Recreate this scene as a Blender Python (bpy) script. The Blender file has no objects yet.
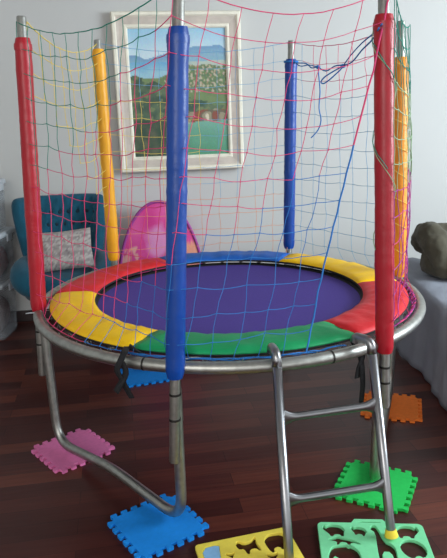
import bpy, bmesh, math, random
from mathutils import Vector, Matrix, noise
random.seed(7)
PI = math.pi
SC = bpy.context.scene
COL = SC.collection

# ------------------------------------------------------------------ camera, world, light, exposure
W, H, FPX = 447, 558, 620.0
CAM_Z, PITCH, ROLL = 1.4687, 0.25859, -0.0271
cam_d = bpy.data.cameras.new('camera')
cam_d.sensor_fit = 'HORIZONTAL'
cam_d.sensor_width = 36.0
cam_d.lens = 36.0 * FPX / W
cam_d.clip_start = 0.05
cam = bpy.data.objects.new('camera', cam_d)
COL.objects.link(cam)
fw = Vector((0, math.cos(PITCH), -math.sin(PITCH)))
rt = Vector((1, 0, 0))
up = rt.cross(fw)
r2 = math.cos(ROLL) * rt + math.sin(ROLL) * up
u2 = -math.sin(ROLL) * rt + math.cos(ROLL) * up
m = Matrix((r2, u2, -fw)).transposed().to_4x4()
m.translation = Vector((0, 0, CAM_Z))
cam.matrix_world = m
SC.camera = cam


def at(px, py, y):
    """world point seen at photo pixel (px, py) at distance y into the room"""
    d = fw + (px - W / 2) / FPX * r2 - (py - H / 2) / FPX * u2
    t = y / d.y
    return Vector((0, 0, CAM_Z)) + t * d


world = bpy.data.worlds.new('room_light')
SC.world = world
world.use_nodes = True
world.node_tree.nodes['Background'].inputs['Color'].default_value = (0.93, 0.97, 1.0, 1)
world.node_tree.nodes['Background'].inputs['Strength'].default_value = 0.88


def area_light(name, loc, target, sx, sy, energy, color):
    d = bpy.data.lights.new(name, 'AREA')
    d.shape = 'RECTANGLE'
    d.size, d.size_y = sx, sy
    d.energy = energy
    d.color = color
    o = bpy.data.objects.new(name, d)
    COL.objects.link(o)
    o.location = loc
    o.rotation_euler = (Vector(target) - Vector(loc)).to_track_quat('-Z', 'Y').to_euler()
    return o


area_light('daylight_from_window', (4.1, 2.0, 2.1), (0.4, 3.3, 0.7), 1.9, 1.6, 135, (0.80, 0.92, 1.0))
area_light('fill_light_behind_left', (-1.2, -2.2, 2.3), (0, 3.0, 0.8), 2.2, 1.6, 40, (1.0, 0.97, 0.93))  # weak warm fill light added behind the camera, left; no balcony stands there

SC.view_settings.view_transform = 'Standard'
SC.view_settings.look = 'None'
SC.view_settings.gamma = 1.0
SC.view_settings.use_curve_mapping = False
SC.view_settings.exposure = 0.58


# ------------------------------------------------------------------ materials
def lin(c):
    return tuple((v / 255 / 12.92) if v / 255 <= 0.04045 else ((v / 255 + 0.055) / 1.055) ** 2.4 for v in c)


def mat(name, rgb, rough=0.6, metal=0.0, var=0.08, scale=30.0, bump=0.0, bscale=80.0, spec=0.5, sheen=0.0, coat=0.0):
    """procedural principled material: base colour varied by noise, optional bump"""
    mt = bpy.data.materials.new(name)
    mt.use_nodes = True
    nt = mt.node_tree
    b = nt.nodes['Principled BSDF']
    c = lin(rgb)
    tc = nt.nodes.new('ShaderNodeTexCoord')
    nz = nt.nodes.new('ShaderNodeTexNoise')
    nz.inputs['Scale'].default_value = scale
    nz.inputs['Detail'].default_value = 3
    nt.links.new(tc.outputs['Object'], nz.inputs['Vector'])
    rp = nt.nodes.new('ShaderNodeValToRGB')
    rp.color_ramp.elements[0].position = 0.3
    rp.color_ramp.elements[1].position = 0.7
    rp.color_ramp.elements[0].color = (*[v * (1 - var) for v in c], 1)
    rp.color_ramp.elements[1].color = (*[min(1, v * (1 + var)) for v in c], 1)
    nt.links.new(nz.outputs['Fac'], rp.inputs['Fac'])
    nt.links.new(rp.outputs['Color'], b.inputs['Base Color'])
    b.inputs['Roughness'].default_value = rough
    b.inputs['Metallic'].default_value = metal
    b.inputs['Specular IOR Level'].default_value = spec
    if sheen:
        b.inputs['Sheen Weight'].default_value = sheen
    if coat:
        b.inputs['Coat Weight'].default_value = coat
        b.inputs['Coat Roughness'].default_value = 0.2
    if bump:
        n2 = nt.nodes.new('ShaderNodeTexNoise')
        n2.inputs['Scale'].default_value = bscale
        n2.inputs['Detail'].default_value = 4
        nt.links.new(tc.outputs['Object'], n2.inputs['Vector'])
        bp = nt.nodes.new('ShaderNodeBump')
        bp.inputs['Strength'].default_value = bump
        bp.inputs['Distance'].default_value = 0.01
        nt.links.new(n2.outputs['Fac'], bp.inputs['Height'])
        nt.links.new(bp.outputs['Normal'], b.inputs['Normal'])
    return mt


M = {}
M['wall'] = mat('wall_paint', (196, 196, 193), 0.9, var=0.015, scale=2.0, bump=0.05, bscale=120, spec=0.2)
M['baseboard'] = mat('baseboard_dark_wood', (44, 30, 30), 0.5, var=0.2)
M['steel'] = mat('galvanised_steel', (172, 172, 166), 0.42, 1.0, var=0.14, scale=40, bump=0.05)
M['chrome'] = mat('bright_steel', (146, 146, 148), 0.3, 1.0, var=0.05)
M['band'] = mat('dark_clamp_band', (62, 60, 58), 0.5, 0.8)
M['black'] = mat('black_webbing', (22, 22, 26), 0.8, var=0.2, bump=0.2, bscale=200)
M['purple'] = mat('purple_mesh_fabric', (76, 58, 142), 0.75, var=0.06, scale=120, bump=0.12, bscale=300, spec=0.3)
M['sl_red'] = mat('red_vinyl_sleeve', (168, 16, 34), 0.38, var=0.06, scale=12, bump=0.22, bscale=26)
M['sl_blue'] = mat('blue_vinyl_sleeve', (2, 64, 150), 0.36, var=0.06, scale=12, bump=0.22, bscale=26)
M['sl_yellow'] = mat('yellow_vinyl_sleeve', (238, 168, 20), 0.4, var=0.05, scale=12, bump=0.22, bscale=26)
M['sl_orange'] = mat('amber_vinyl_sleeve', (240, 150, 30), 0.4, var=0.05, scale=12, bump=0.3, bscale=40)
M['p_red'] = mat('red_vinyl_pad', (212, 32, 40), 0.5, var=0.06, scale=8, bump=0.6, bscale=14, spec=0.35)
M['p_yellow'] = mat('yellow_vinyl_pad', (255, 200, 8), 0.5, var=0.05, scale=8, bump=0.6, bscale=14, spec=0.35)
M['p_green'] = mat('green_vinyl_pad', (18, 152, 90), 0.5, var=0.06, scale=8, bump=0.6, bscale=14, spec=0.35)
M['p_blue'] = mat('blue_vinyl_pad', (24, 92, 180), 0.5, var=0.06, scale=8, bump=0.6, bscale=14, spec=0.35)
M['n_green'] = mat('green_cord', (34, 132, 112), 0.8)
M['n_pink'] = mat('pink_cord', (220, 66, 116), 0.8)
M['n_blue'] = mat('blue_cord', (40, 116, 190), 0.8)
M['n_sky'] = mat('light_blue_cord', (110, 162, 200), 0.8)
M['n_yellow'] = mat('yellow_cord', (232, 204, 96), 0.8)
M['n_purple'] = mat('purple_cord', (170, 60, 150), 0.8)
M['n_orange'] = mat('orange_cord', (226, 150, 110), 0.8)
M['n_pale'] = mat('pale_green_cord', (150, 180, 140), 0.8)
M['eva_pink'] = mat('pink_eva_foam', (226, 122, 176), 0.85, var=0.05, scale=60, bump=0.15, bscale=400, spec=0.25)
M['eva_blue'] = mat('blue_eva_foam', (20, 134, 224), 0.85, var=0.05, scale=60, bump=0.15, bscale=400, spec=0.25)
M['eva_orange'] = mat('orange_eva_foam', (250, 130, 54), 0.85, var=0.05, scale=60, bump=0.15, bscale=400, spec=0.25)
M['eva_green'] = mat('green_eva_foam', (40, 194, 88), 0.85, var=0.05, scale=60, bump=0.15, bscale=400, spec=0.25)
M['eva_yellow'] = mat('pale_yellow_eva_foam', (238, 216, 84), 0.85, var=0.04, scale=60, spec=0.25)
M['eva_mint'] = mat('mint_eva_foam', (126, 218, 160), 0.85, var=0.04, scale=60, spec=0.25)
M['eva_sky'] = mat('sky_blue_eva_foam', (140, 190, 232), 0.85, var=0.04, scale=60, spec=0.25)
M['cap'] = mat('yellow_rubber', (244, 214, 60), 0.6)
M['teal'] = mat('teal_velvet', (26, 82, 104), 0.85, var=0.14, scale=14, bump=0.1, bscale=200, spec=0.2, sheen=0.12)
M['teal_btn'] = mat('teal_button', (14, 46, 64), 0.8)
M['dark_wood'] = mat('dark_wood_leg', (48, 32, 26), 0.5)
M['frame_cream'] = mat('cream_painted_wood', (234, 228, 210), 0.55, var=0.08, scale=18)
M['frame_grey'] = mat('silver_grey_painted_wood', (198, 186, 174), 0.55, var=0.1, scale=14)
M['tent_pink'] = mat('pink_nylon', (220, 78, 158), 0.55, var=0.12, scale=9, bump=0.3, bscale=10)
M['tent_trim'] = mat('purple_piping', (160, 62, 146), 0.6)
M['sheet'] = mat('grey_blue_sheet', (146, 150, 160), 0.9, var=0.08, scale=6, bump=0.7, bscale=7, spec=0.2)
M['mattress'] = mat('mattress_ticking', (120, 124, 134), 0.9)
M['olive'] = mat('olive_blanket', (82, 78, 66), 0.95, var=0.14, scale=10, bump=0.35, bscale=30, spec=0.15, sheen=0.1)
M['lid'] = mat('white_plastic_lid', (186, 192, 198), 0.4, var=0.03)
M['cloth_red'] = mat('red_brown_cloth', (128, 52, 56), 0.9, var=0.3, scale=16)
M['cloth_grey'] = mat('mixed_grey_cloth', (120, 104, 104), 0.9, var=0.4, scale=18)

# clear plastic of the bins
pm = bpy.data.materials.new('clear_plastic')
pm.use_nodes = True
nt = pm.node_tree
b = nt.nodes['Principled BSDF']
b.inputs['Base Color'].default_value = (0.55, 0.6, 0.65, 1)
b.inputs['Roughness'].default_value = 0.3
b.inputs['Alpha'].default_value = 0.2
M['clear'] = pm


def floor_material():
    mt = bpy.data.materials.new('mahogany_planks')
    mt.use_nodes = True
    nt = mt.node_tree
    b = nt.nodes['Principled BSDF']
    tc = nt.nodes.new('ShaderNodeTexCoord')
    mp = nt.nodes.new('ShaderNodeMapping')
    mp.inputs['Rotation'].default_value = (0, 0, -math.radians(9.5))
    nt.links.new(tc.outputs['Object'], mp.inputs['Vector'])
    br = nt.nodes.new('ShaderNodeTexBrick')
    br.offset = 0.37
    br.offset_frequency = 2
    br.squash = 1.0
    br.inputs['Color1'].default_value = (0, 0, 0, 1)
    br.inputs['Color2'].default_value = (1, 1, 1, 1)
    br.inputs['Mortar'].default_value = (0.1, 0.1, 0.1, 1)
    br.inputs['Scale'].default_value = 1.0
    br.inputs['Mortar Size'].default_value = 0.0011
    br.inputs['Mortar Smooth'].default_value = 0.3
    br.inputs['Brick Width'].default_value = 0.62
    br.inputs['Row Height'].default_value = 0.092
    nt.links.new(mp.outputs['Vector'], br.inputs['Vector'])
    m2 = nt.nodes.new('ShaderNodeMapping')
    m2.inputs['Scale'].default_value = (1.6, 22, 1)
    nt.links.new(mp.outputs['Vector'], m2.inputs['Vector'])
    nz = nt.nodes.new('ShaderNodeTexNoise')
    nz.inputs['Scale'].default_value = 2.2
    nz.inputs['Detail'].default_value = 5
    nt.links.new(m2.outputs['Vector'], nz.inputs['Vector'])
    mx = nt.nodes.new('ShaderNodeMath')
    mx.operation = 'MULTIPLY_ADD'
    mx.inputs[1].default_value = 0.55
    nt.links.new(br.outputs['Color'], mx.inputs[0])
    m3 = nt.nodes.new('ShaderNodeMath')
    m3.operation = 'MULTIPLY'
    m3.inputs[1].default_value = 0.45
    nt.links.new(nz.outputs['Fac'], m3.inputs[0])
    nt.links.new(m3.outputs[0], mx.inputs[2])
    rp = nt.nodes.new('ShaderNodeValToRGB')
    cr = rp.color_ramp
    cr.elements[0].position = 0.1
    cr.elements[0].color = (*lin((52, 22, 19)), 1)
    cr.elements[1].position = 0.85
    cr.elements[1].color = (*lin((106, 54, 40)), 1)
    e = cr.elements.new(0.5)
    e.color = (*lin((72, 32, 27)), 1)
    nt.links.new(mx.outputs[0], rp.inputs['Fac'])
    mm = nt.nodes.new('ShaderNodeMix')
    mm.data_type = 'RGBA'
    mm.inputs['B'].default_value = (*lin((24, 11, 12)), 1)
    nt.links.new(br.outputs['Fac'], mm.inputs['Factor'])
    nt.links.new(rp.outputs['Color'], mm.inputs['A'])
    nt.links.new(mm.outputs['Result'], b.inputs['Base Color'])
    b.inputs['Roughness'].default_value = 0.36
    b.inputs['Specular IOR Level'].default_value = 0.3
    bp = nt.nodes.new('ShaderNodeBump')
    bp.inputs['Strength'].default_value = 0.12
    bp.inputs['Distance'].default_value = 0.004
    nt.links.new(nz.outputs['Fac'], bp.inputs['Height'])
    nt.links.new(bp.outputs['Normal'], b.inputs['Normal'])
    return mt


M['floor'] = floor_material()


def attr_material(name, rough=0.6, bump=0.0):
    """colour comes from the mesh colour layer 'paint' (pigment of a picture or print)"""
    mt = bpy.data.materials.new(name)
    mt.use_nodes = True
    nt = mt.node_tree
    b = nt.nodes['Principled BSDF']
    a = nt.nodes.new('ShaderNodeVertexColor')
    a.layer_name = 'paint'
    nz = nt.nodes.new('ShaderNodeTexNoise')
    nz.inputs['Scale'].default_value = 60
    mx = nt.nodes.new('ShaderNodeMix')
    mx.data_type = 'RGBA'
    mx.blend_type = 'SOFT_LIGHT'
    mx.inputs['Factor'].default_value = 0.35
    nt.links.new(a.outputs['Color'], mx.inputs['A'])
    nt.links.new(nz.outputs['Color'], mx.inputs['B'])
    nt.links.new(mx.outputs['Result'], b.inputs['Base Color'])
    b.inputs['Roughness'].default_value = rough
    return mt


M['canvas'] = attr_material('oil_paint', 0.5)
M['tent_print'] = attr_material('printed_nylon', 0.6)
M['cushion'] = attr_material('patterned_cushion_fabric', 0.9)


# ------------------------------------------------------------------ mesh helpers
class MB:
    def __init__(self):
        self.v, self.f, self.mi = [], [], []

    def add(self, vs, fs, mi=0):
        o = len(self.v)
        self.v += [Vector(p) for p in vs]
        self.f += [tuple(i + o for i in q) for q in fs]
        self.mi += [mi] * len(fs)

    def grid(self, rows, closed_u=False, closed_v=False, mi=0):
        """rows: list of equally long lists of points"""
        n, k = len(rows), len(rows[0])
        vs = [p for r in rows for p in r]
        fs = []
        for i in range(n if closed_v else n - 1):
            for j in range(k if closed_u else k - 1):
                a, b_ = i * k + j, i * k + (j + 1) % k
                c, d = ((i + 1) % n) * k + (j + 1) % k, ((i + 1) % n) * k + j
                fs.append((a, b_, c, d))
        self.add(vs, fs, mi)

    def tube(self, pts, r, n=10, caps=True, closed=False, mi=0):
        pts = [Vector(p) for p in pts]
        rr = r if isinstance(r, (list, tuple)) else [r] * len(pts)
        tang = []
        for i in range(len(pts)):
            if closed:
                t = pts[(i + 1) % len(pts)] - pts[i - 1]
            else:
                t = pts[min(i + 1, len(pts) - 1)] - pts[max(i - 1, 0)]
            tang.append(t.normalized())
        nrm = tang[0].orthogonal().normalized()
        rows = []
        for i, p in enumerate(pts):
            nrm = (nrm - tang[i] * nrm.dot(tang[i]))
            nrm = nrm.normalized() if nrm.length > 1e-6 else tang[i].orthogonal().normalized()
            bn = tang[i].cross(nrm)
            rows.append([p + rr[i] * (math.cos(2 * PI * j / n) * nrm + math.sin(2 * PI * j / n) * bn) for j in range(n)])
        self.grid(rows, closed_u=True, closed_v=closed, mi=mi)
        if caps and not closed:
            self.add(rows[0], [tuple(range(n - 1, -1, -1))], mi)
            self.add(rows[-1], [tuple(range(n))], mi)

    def box(self, c, s, rz=0.0, mi=0, taper=1.0):
        cx, cy, cz = c
        vs = []
        for dz in (-1, 1):
            k = taper if dz > 0 else 1.0
            for dx, dy in ((-1, -1), (1, -1), (1, 1), (-1, 1)):
                x, y = dx * s[0] / 2 * k, dy * s[1] / 2 * k
                vs.append((cx + x * math.cos(rz) - y * math.sin(rz), cy + x * math.sin(rz) + y * math.cos(rz), cz + dz * s[2] / 2))
        self.add(vs, [(3, 2, 1, 0), (4, 5, 6, 7), (0, 1, 5, 4), (1, 2, 6, 5), (2, 3, 7, 6), (3, 0, 4, 7)], mi)

    def build(self, name, mats, parent=None, loc=None, smooth=True, bevel=0.0, sub=0, merge=False):
        me = bpy.data.meshes.new(name)
        me.from_pydata(self.v, [], self.f)
        for mt in (mats if isinstance(mats, list) else [mats]):
            me.materials.append(mt)
        for p, i in zip(me.polygons, self.mi):
            p.material_index = i
            p.use_smooth = smooth
        bm = bmesh.new()
        bm.from_mesh(me)
        if merge:
            bmesh.ops.remove_doubles(bm, verts=bm.verts, dist=1e-5)
        bmesh.ops.recalc_face_normals(bm, faces=bm.faces)
        bm.to_mesh(me)
        bm.free()
        o = bpy.data.objects.new(name, me)
        COL.objects.link(o)
        if parent is not None:
            o.parent = parent
        if loc is not None:
            o.location = loc
        if bevel:
            md = o.modifiers.new('bevel', 'BEVEL')
            md.width = bevel
            md.segments = 2
            md.limit_method = 'ANGLE'
        if sub:
            md = o.modifiers.new('sub', 'SUBSURF')
            md.levels = md.render_levels = sub
        return o


def fillet(pts, rad, n=6):
    """round the inner corners of a polyline"""
    pts = [Vector(p) for p in pts]
    if not isinstance(rad, (list, tuple)):
        rad = [rad] * len(pts)
    out = [pts[0]]
    for i in range(1, len(pts) - 1):
        a, p, c = pts[i - 1], pts[i], pts[i + 1]
        d1, d2 = (a - p).normalized(), (c - p).normalized()
        L = min(rad[i], (a - p).length * 0.48, (c - p).length * 0.48)
        s, e = p + d1 * L, p + d2 * L
        for k in range(n + 1):
            t = k / n
            out.append((1 - t) ** 2 * s + 2 * t * (1 - t) * p + t * t * e)
    out.append(pts[-1])
    return out


def tag(o, label, cat=None, group=None, kind=None):
    if label:
        o['label'] = label
    if cat:
        o['category'] = cat
    if group:
        o['group'] = group
    if kind:
        o['kind'] = kind
    return o


def thing(name, loc, label, cat, group=None, rz=0.0):
    o = bpy.data.objects.new(name, None)
    o.empty_display_size = 0.1
    COL.objects.link(o)
    o.location = loc
    o.rotation_euler = (0, 0, rz)
    return tag(o, label, cat, group)


def struct(o):
    o['kind'] = 'structure'
    return o


def paint_layer(o, cols):
    ca = o.data.color_attributes.new('paint', 'FLOAT_COLOR', 'POINT')
    for i, c in enumerate(cols):
        ca.data[i].color = (*lin(c), 1)


# ------------------------------------------------------------------ room shell
WY0, WYAW = 4.47, math.radians(8)


def wall_y(x):
    return WY0 + (x + 1.5) * math.tan(WYAW)


mb = MB()
mb.add([(-2.4, -3, 0), (5, -3, 0), (5, 6.5, 0), (-2.4, 6.5, 0), (-2.4, -3, -.05), (5, -3, -.05), (5, 6.5, -.05), (-2.4, 6.5, -.05)],
       [(0, 1, 2, 3), (7, 6, 5, 4), (0, 4, 5, 1), (1, 5, 6, 2), (2, 6, 7, 3), (3, 7, 4, 0)])
struct(mb.build('floor', M['floor'], smooth=False))
mb = MB()
x0, x1, n = -2.4, 4.4, Vector((-math.sin(WYAW), math.cos(WYAW), 0)) * 0.12
A, B = Vector((x0, wall_y(x0), 0)), Vector((x1, wall_y(x1), 0))
hz = Vector((0, 0, 2.9))
mb.add([A, B, B + n, A + n, A + hz, B + hz, B + n + hz, A + n + hz],
       [(3, 2, 1, 0), (4, 5, 6, 7), (0, 1, 5, 4), (1, 2, 6, 5), (2, 3, 7, 6), (3, 0, 4, 7)])
struct(mb.build('wall_back', M['wall'], smooth=False))
mb = MB()
mb.box((-2.46, 1.4, 1.45), (.12, 8.8, 2.9))
struct(mb.build('wall_left', M['wall'], smooth=False))
mb = MB()
mb.box((.5, 1.75, 2.96), (9.0, 9.5, .12))
struct(mb.build('ceiling', M['wall'], smooth=False))
mb = MB()
n2 = -n.normalized() * 0.015
hb = Vector((0, 0, 0.085))
A2, B2 = A + Vector((0, 0, 0.0)), B
mb.add([A + n2, B + n2, B, A, A + n2 + hb, B + n2 + hb, B + hb, A + hb],
       [(3, 2, 1, 0), (4, 5, 6, 7), (0, 1, 5, 4), (1, 2, 6, 5), (2, 3, 7, 6), (3, 0, 4, 7)])
struct(mb.build('baseboard_back', M['baseboard'], smooth=False, bevel=0.004))

# ------------------------------------------------------------------ trampoline
TX, TY, ZR = 0.0224, 2.8139, 0.6425
RING = 0.866
BASE = [(-.171, 1.945), (.580, 2.118), (.888, 3.02), (.395, 3.625), (-.618, 3.435), (-.820, 2.62)]
TOPS = [(-.107, 1.975), (.536, 2.145), (.839, 3.015), (.404, 3.592), (-.617, 3.41), (-.768, 2.63)]
ZT = 1.855
TOPZ = [1.86, 1.86, 1.86, 1.85, 1.86, 1.865]
tramp = thing('trampoline', (TX, TY, 0), 'round trampoline with purple mat, rainbow safety pad, net and six padded poles', 'trampoline')
T0 = Vector((TX, TY, 0))


def loc(p):
    return Vector(p) - T0


def circ(r, z, a):
    return Vector((r * math.cos(a), r * math.sin(a), z))


mb = MB()
mb.tube([circ(RING, ZR, 2 * PI * i / 96) for i in range(96)], 0.0225, 14, closed=True)
ring = mb.build('frame_ring', M['steel'], tramp)
for a in (-1.93, -1.16, .1, .95, 2.2, 3.2):      # dark seams of the ring joints
    mb = MB()
    mb.tube([circ(RING, ZR, a - .004), circ(RING, ZR, a + .004)], 0.0235, 14)
    mb.build('joint_seam', M['band'], ring)

angs = [math.atan2(y - TY, x - TX) for x, y in BASE]
angs[5] = math.radians(195.5)
LA = angs[:]
LA[0] = math.radians(-103.2)
LA[1] = math.radians(-50.5)
LA[5] = math.radians(196.5)


def pole_pt(k, z):
    t = (z - ZR) / (TOPZ[k] - ZR)
    return loc((BASE[k][0] + (TOPS[k][0] - BASE[k][0]) * t, BASE[k][1] + (TOPS[k][1] - BASE[k][1]) * t, z))


SLEEVE = [('blue', .615, 1.725), ('red', .617, 1.768), ('orange', .66, 1.705), ('blue', .69, 1.755), ('yellow', .69, 1.815), ('red', .655, 1.785)]
POLE_L = ['blue sleeved pole at the front', 'red sleeved pole at the front right', 'amber sleeved pole at the back right',
          'blue sleeved pole at the back', 'yellow sleeved pole at the back left', 'red sleeved pole at the left']
for k in range(6):
    col, z0, z1 = SLEEVE[k]
    zb = [.30, .40, .32, .32, .32, .35][k]
    mb = MB()
    zt = TOPZ[k]
    mb.tube([pole_pt(k, zb), pole_pt(k, zb + .01), pole_pt(k, zt - .004), pole_pt(k, zt)], [.0175, .019, .019, .017], 12)
    pole = mb.build('pole', M['steel'], tramp)
    tag(pole, POLE_L[k])
    # vinyl foam sleeve: wrinkled tube, cinched at both ends
    mb = MB()
    rows, N = [], 64
    for i in range(N + 1):
        t = i / N
        z = z0 + (z1 - z0) * t
        e = min(t, 1 - t) * (z1 - z0)
        r = .033 + .0015 * noise.noise(Vector((k * 7.3, 0, z * 9)))
        if e < .03:
            r = .027 + (r - .027) * math.sin(min(1, e / .03) * PI / 2)
        r += .0022 * max(0, noise.noise(Vector((k * 3.1, 5, z * 60))))
        c = pole_pt(k, z)
        rows.append([c + Vector(((r + .0012 * noise.noise(Vector((j * .9, k, z * 30)))) * math.cos(2 * PI * j / 18),
                                 (r + .0012 * noise.noise(Vector((j * .9, k + 9, z * 30)))) * math.sin(2 * PI * j / 18), 0)) for j in range(18)])
    mb.grid(rows, closed_u=True)
    mb.add(rows[0], [tuple(range(17, -1, -1))])
    mb.add(rows[-1], [tuple(range(18))])
    sl = mb.build('foam_sleeve', M['sl_' + col], pole)
    mb = MB()                                     # tape wrapped round the sleeve's top
    ztp = z1 - .035
    mb.tube([pole_pt(k, ztp - .012), pole_pt(k, ztp), pole_pt(k, ztp + .012)], [.0352, .036, .0352], 18)
    mb.build('tape_wrap', M['sl_' + col], sl)
    # clamps below the ring holding pole and leg together
    for zc in ((.555, .462) if k in (0,) else (.56, .50)):
        mb = MB()
        c = pole_pt(k, zc)
        mb.tube([c - Vector((0, 0, .004)), c + Vector((0, 0, .004))], .0208, 14)
        mb.build('clamp_band', M['band'], pole)

# three bent U legs
MATZ = .012
for ka, kb in ((5, 0), (1, 2), (3, 4)):
    A, B = LA[ka], LA[kb]
    rl = .02
    zt = ZR - .018
    rA = RING
    ft, tp = .862, RING
    fa, ta_ = (.838, .847) if ka == 5 else (ft, tp)
    pa, pb = circ(fa, MATZ + rl, A), circ(ft, MATZ + rl, B)
    mid = (pa + pb) / 2
    mid.z = .072
    mid *= 1.0
    path = fillet([circ(ta_, zt, A), pa, mid, pb, circ(tp, zt, B)], [0, .12, .07, .11, 0], 8)
    mb = MB()
    mb.tube(path, rl, 12)
    leg = mb.build('leg', M['steel'], tramp)
    for a, rc in ((A, ta_ - .002), (B, RING - .001)):                               # bright connector sleeve at the height of the pole end
        mb = MB()
        mb.tube([circ(rc, .44, a), circ(rc, .56, a)], .0215, 12)
        mb.build('leg_connector', M['steel'], leg)

# jumping mat with its black border
mb = MB()
RM = .612
rows = []
for i in range(1, 13):
    r = RM * i / 12
    rows.append([circ(r, .634 + .010 * (i / 12) ** 2 + .0015 * noise.noise(Vector((r * 6 * math.cos(2 * PI * j / 72), r * 6 * math.sin(2 * PI * j / 72), 0))), 2 * PI * j / 72) for j in range(72)])
mb.grid(rows, closed_u=True)
mb.add([Vector((0, 0, .634))] + rows[0], [(0, j + 1, (j + 1) % 72 + 1) for j in range(72)])
jm = mb.build('jumping_mat', M['purple'], tramp)
mb = MB()
prof = [(RM - .003, .640), (RM - .003, .6455), (.655, .648), (.655, .641)]
mb.grid([[circ(r, z, 2 * PI * j / 96) for j in range(96)] for r, z in prof], closed_u=True, closed_v=True)
mb.build('mat_border', M['black'], jm)

# springs between mat and ring
spm = None
for i in range(40):
    a = 2 * PI * i / 40 + .04
    if spm is None:
        mb = MB()
        pts = [Vector((.650, 0, 0))]
        for s in range(73):
            t = s / 72
            pts.append(Vector((.672 + .145 * t, .0075 * math.cos(2 * PI * 12 * t), .0075 * math.sin(2 * PI * 12 * t))))
        pts += [Vector((.835, 0, 0)), Vector((.846, 0, .006)), Vector((.853, 0, .020))]
        mb.tube(pts, .0022, 5)
        o = mb.build('spring', M['steel'], tramp)
        spm = o.data
    else:
        o = bpy.data.objects.new('spring', spm)
        COL.objects.link(o)
        o.parent = tramp
    o.location = (0, 0, .645)
    o.rotation_euler = (0, 0, a)

# safety pad: black underside and piping, six coloured sections
mb = MB()
prof = [(.619, .662), (.6155, .667), (.619, .672), (.814, .672), (.8185, .667), (.814, .661)]
mb.grid([[circ(r, z, 2 * PI * j / 120) for j in range(120)] for r, z in prof], closed_u=True, closed_v=True)
pad = mb.build('safety_pad', M['black'], tramp)
tag(pad, 'padded ring cover with black piping')
SEC = [('p_green', -116, -55.5, 'green pad section at the front'), ('p_red', -55.5, 4, 'red pad section at the right'),
       ('p_yellow', 4, 62, 'yellow pad section at the back right'), ('p_blue', 62, 120.5, 'blue pad section at the back'),
       ('p_red', 120.5, 180.5, 'red pad section at the back left'), ('p_yellow', 180.5, 244, 'yellow pad section at the left')]
for si, (mt, a0, a1, lb) in enumerate(SEC):
    mb = MB()
    NA, NR = 30, 8
    rows = []
    for i in range(NR + 1):
        v = i / NR
        r = .6195 + (.8155 - .6195) * v
        row = []
        for j in range(NA + 1):
            u = j / NA
            a = math.radians(a0 + (a1 - a0) * u)
            e = min(1, min(u, 1 - u) * 12)
            z = .675 + .017 * (1 - (2 * v - 1) ** 4) * (.45 + .55 * math.sin(e * PI / 2))
            z += .006 * noise.noise(Vector((r * 16 * math.cos(a), r * 16 * math.sin(a), si)))
            z += .003 * math.sin(math.degrees(a) * .9 + 3 * noise.noise(Vector((u * 5, v * 2, si)))) * (1 - (2 * v - 1) ** 2)
            row.append(circ(r, z, a))
        rows.append(row)
    low = [[Vector((p.x, p.y, .670)) for p in rr] for rr in rows]
    mb.grid(rows)
    mb.grid(low)
    for a_, b_ in ((rows[0], low[0]), (rows[-1], low[-1]), ([r_[0] for r_ in rows], [r_[0] for r_ in low]), ([r_[-1] for r_ in rows], [r_[-1] for r_ in low])):
        mb.grid([a_, b_])
    o = mb.build('pad_section', M[mt], pad, merge=True)
    tag(o, lb)

# ------------------------------------------------------------------ net
NETM = ['green', 'pink', 'blue', 'sky', 'yellow', 'purple', 'orange', 'pale']
NETI = {n_: i for i, n_ in enumerate(NETM)}
NMATS = [M['n_' + n_] for n_ in NETM]


def net_mesh(name, grid, colfun, rad, label, jitter=.006, skip=None, droop=.003, knot=True, edges=(True, True), edge_r=None):
    """grid[i][j] -> point of column i, row j; strings between neighbours, knots at the crossings"""
    mb = MB()
    nc, nr = len(grid), len(grid[0])
    g = [[Vector(p) for p in c] for c in grid]
    for i in range(nc):
        for j in range(1, nr - 1):
            if 0 < i < nc - 1:
                g[i][j] += Vector((random.uniform(-1, 1), random.uniform(-1, 1), random.uniform(-1, 1))) * jitter
    for i in range(nc):
        for j in range(nr):
            if j < nr - 1 and (edges[0] or i > 0) and (edges[1] or i < nc - 1):
                if not (skip and skip(i, j, 'v')):
                    a, b_ = g[i][j], g[i][j + 1]
                    side = Vector((random.uniform(-1, 1), random.uniform(-1, 1), 0)) * .004
                    r = rad
                    if edge_r and i == nc - 1:
                        r = edge_r
                    mb.tube([a, (a + b_) / 2 + side, b_], r, 4, caps=False, mi=NETI[colfun(i, j, 'v')])
            if i < nc - 1 and not (skip and skip(i, j, 'h')):
                a, b_ = g[i][j], g[i + 1][j]
                dr = Vector((0, 0, -droop * random.uniform(.3, 1.5)))
                r = rad * (1.35 if j == 0 else 1)
                mb.tube([a, a * .7 + b_ * .3 + dr * .8, a * .35 + b_ * .65 + dr, b_], r, 4, caps=False, mi=NETI[colfun(i, j, 'h')])
            if knot and 0 < i < nc - 1 and j > 0 and not (skip and skip(i, j, 'k')):
                p, r = g[i][j], rad * 2.3
                mb.add([p + Vector((r, 0, 0)), p + Vector((0, r, 0)), p - Vector((r, 0, 0)), p - Vector((0, r, 0)), p + Vector((0, 0, r)), p - Vector((0, 0, r))],
                       [(0, 1, 4), (1, 2, 4), (2, 3, 4), (3, 0, 4), (1, 0, 5), (2, 1, 5), (3, 2, 5), (0, 3, 5)], NETI[colfun(i, j, 'h')])
    o = mb.build(name, NMATS, tramp)
    return tag(o, label)


OFF = .045


def out(k, z, off=OFF):
    c = pole_pt(k, z)
    d = Vector((c.x, c.y, 0)).normalized()
    return c + d * off


NR = 14
ZTOP, ZBOT = 1.845, .655
# front strip: from the left red pole round the outside of the front blue pole to the right red pole
NCL, NCR = 11, 7
NCF = NCL + NCR + 1


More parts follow.
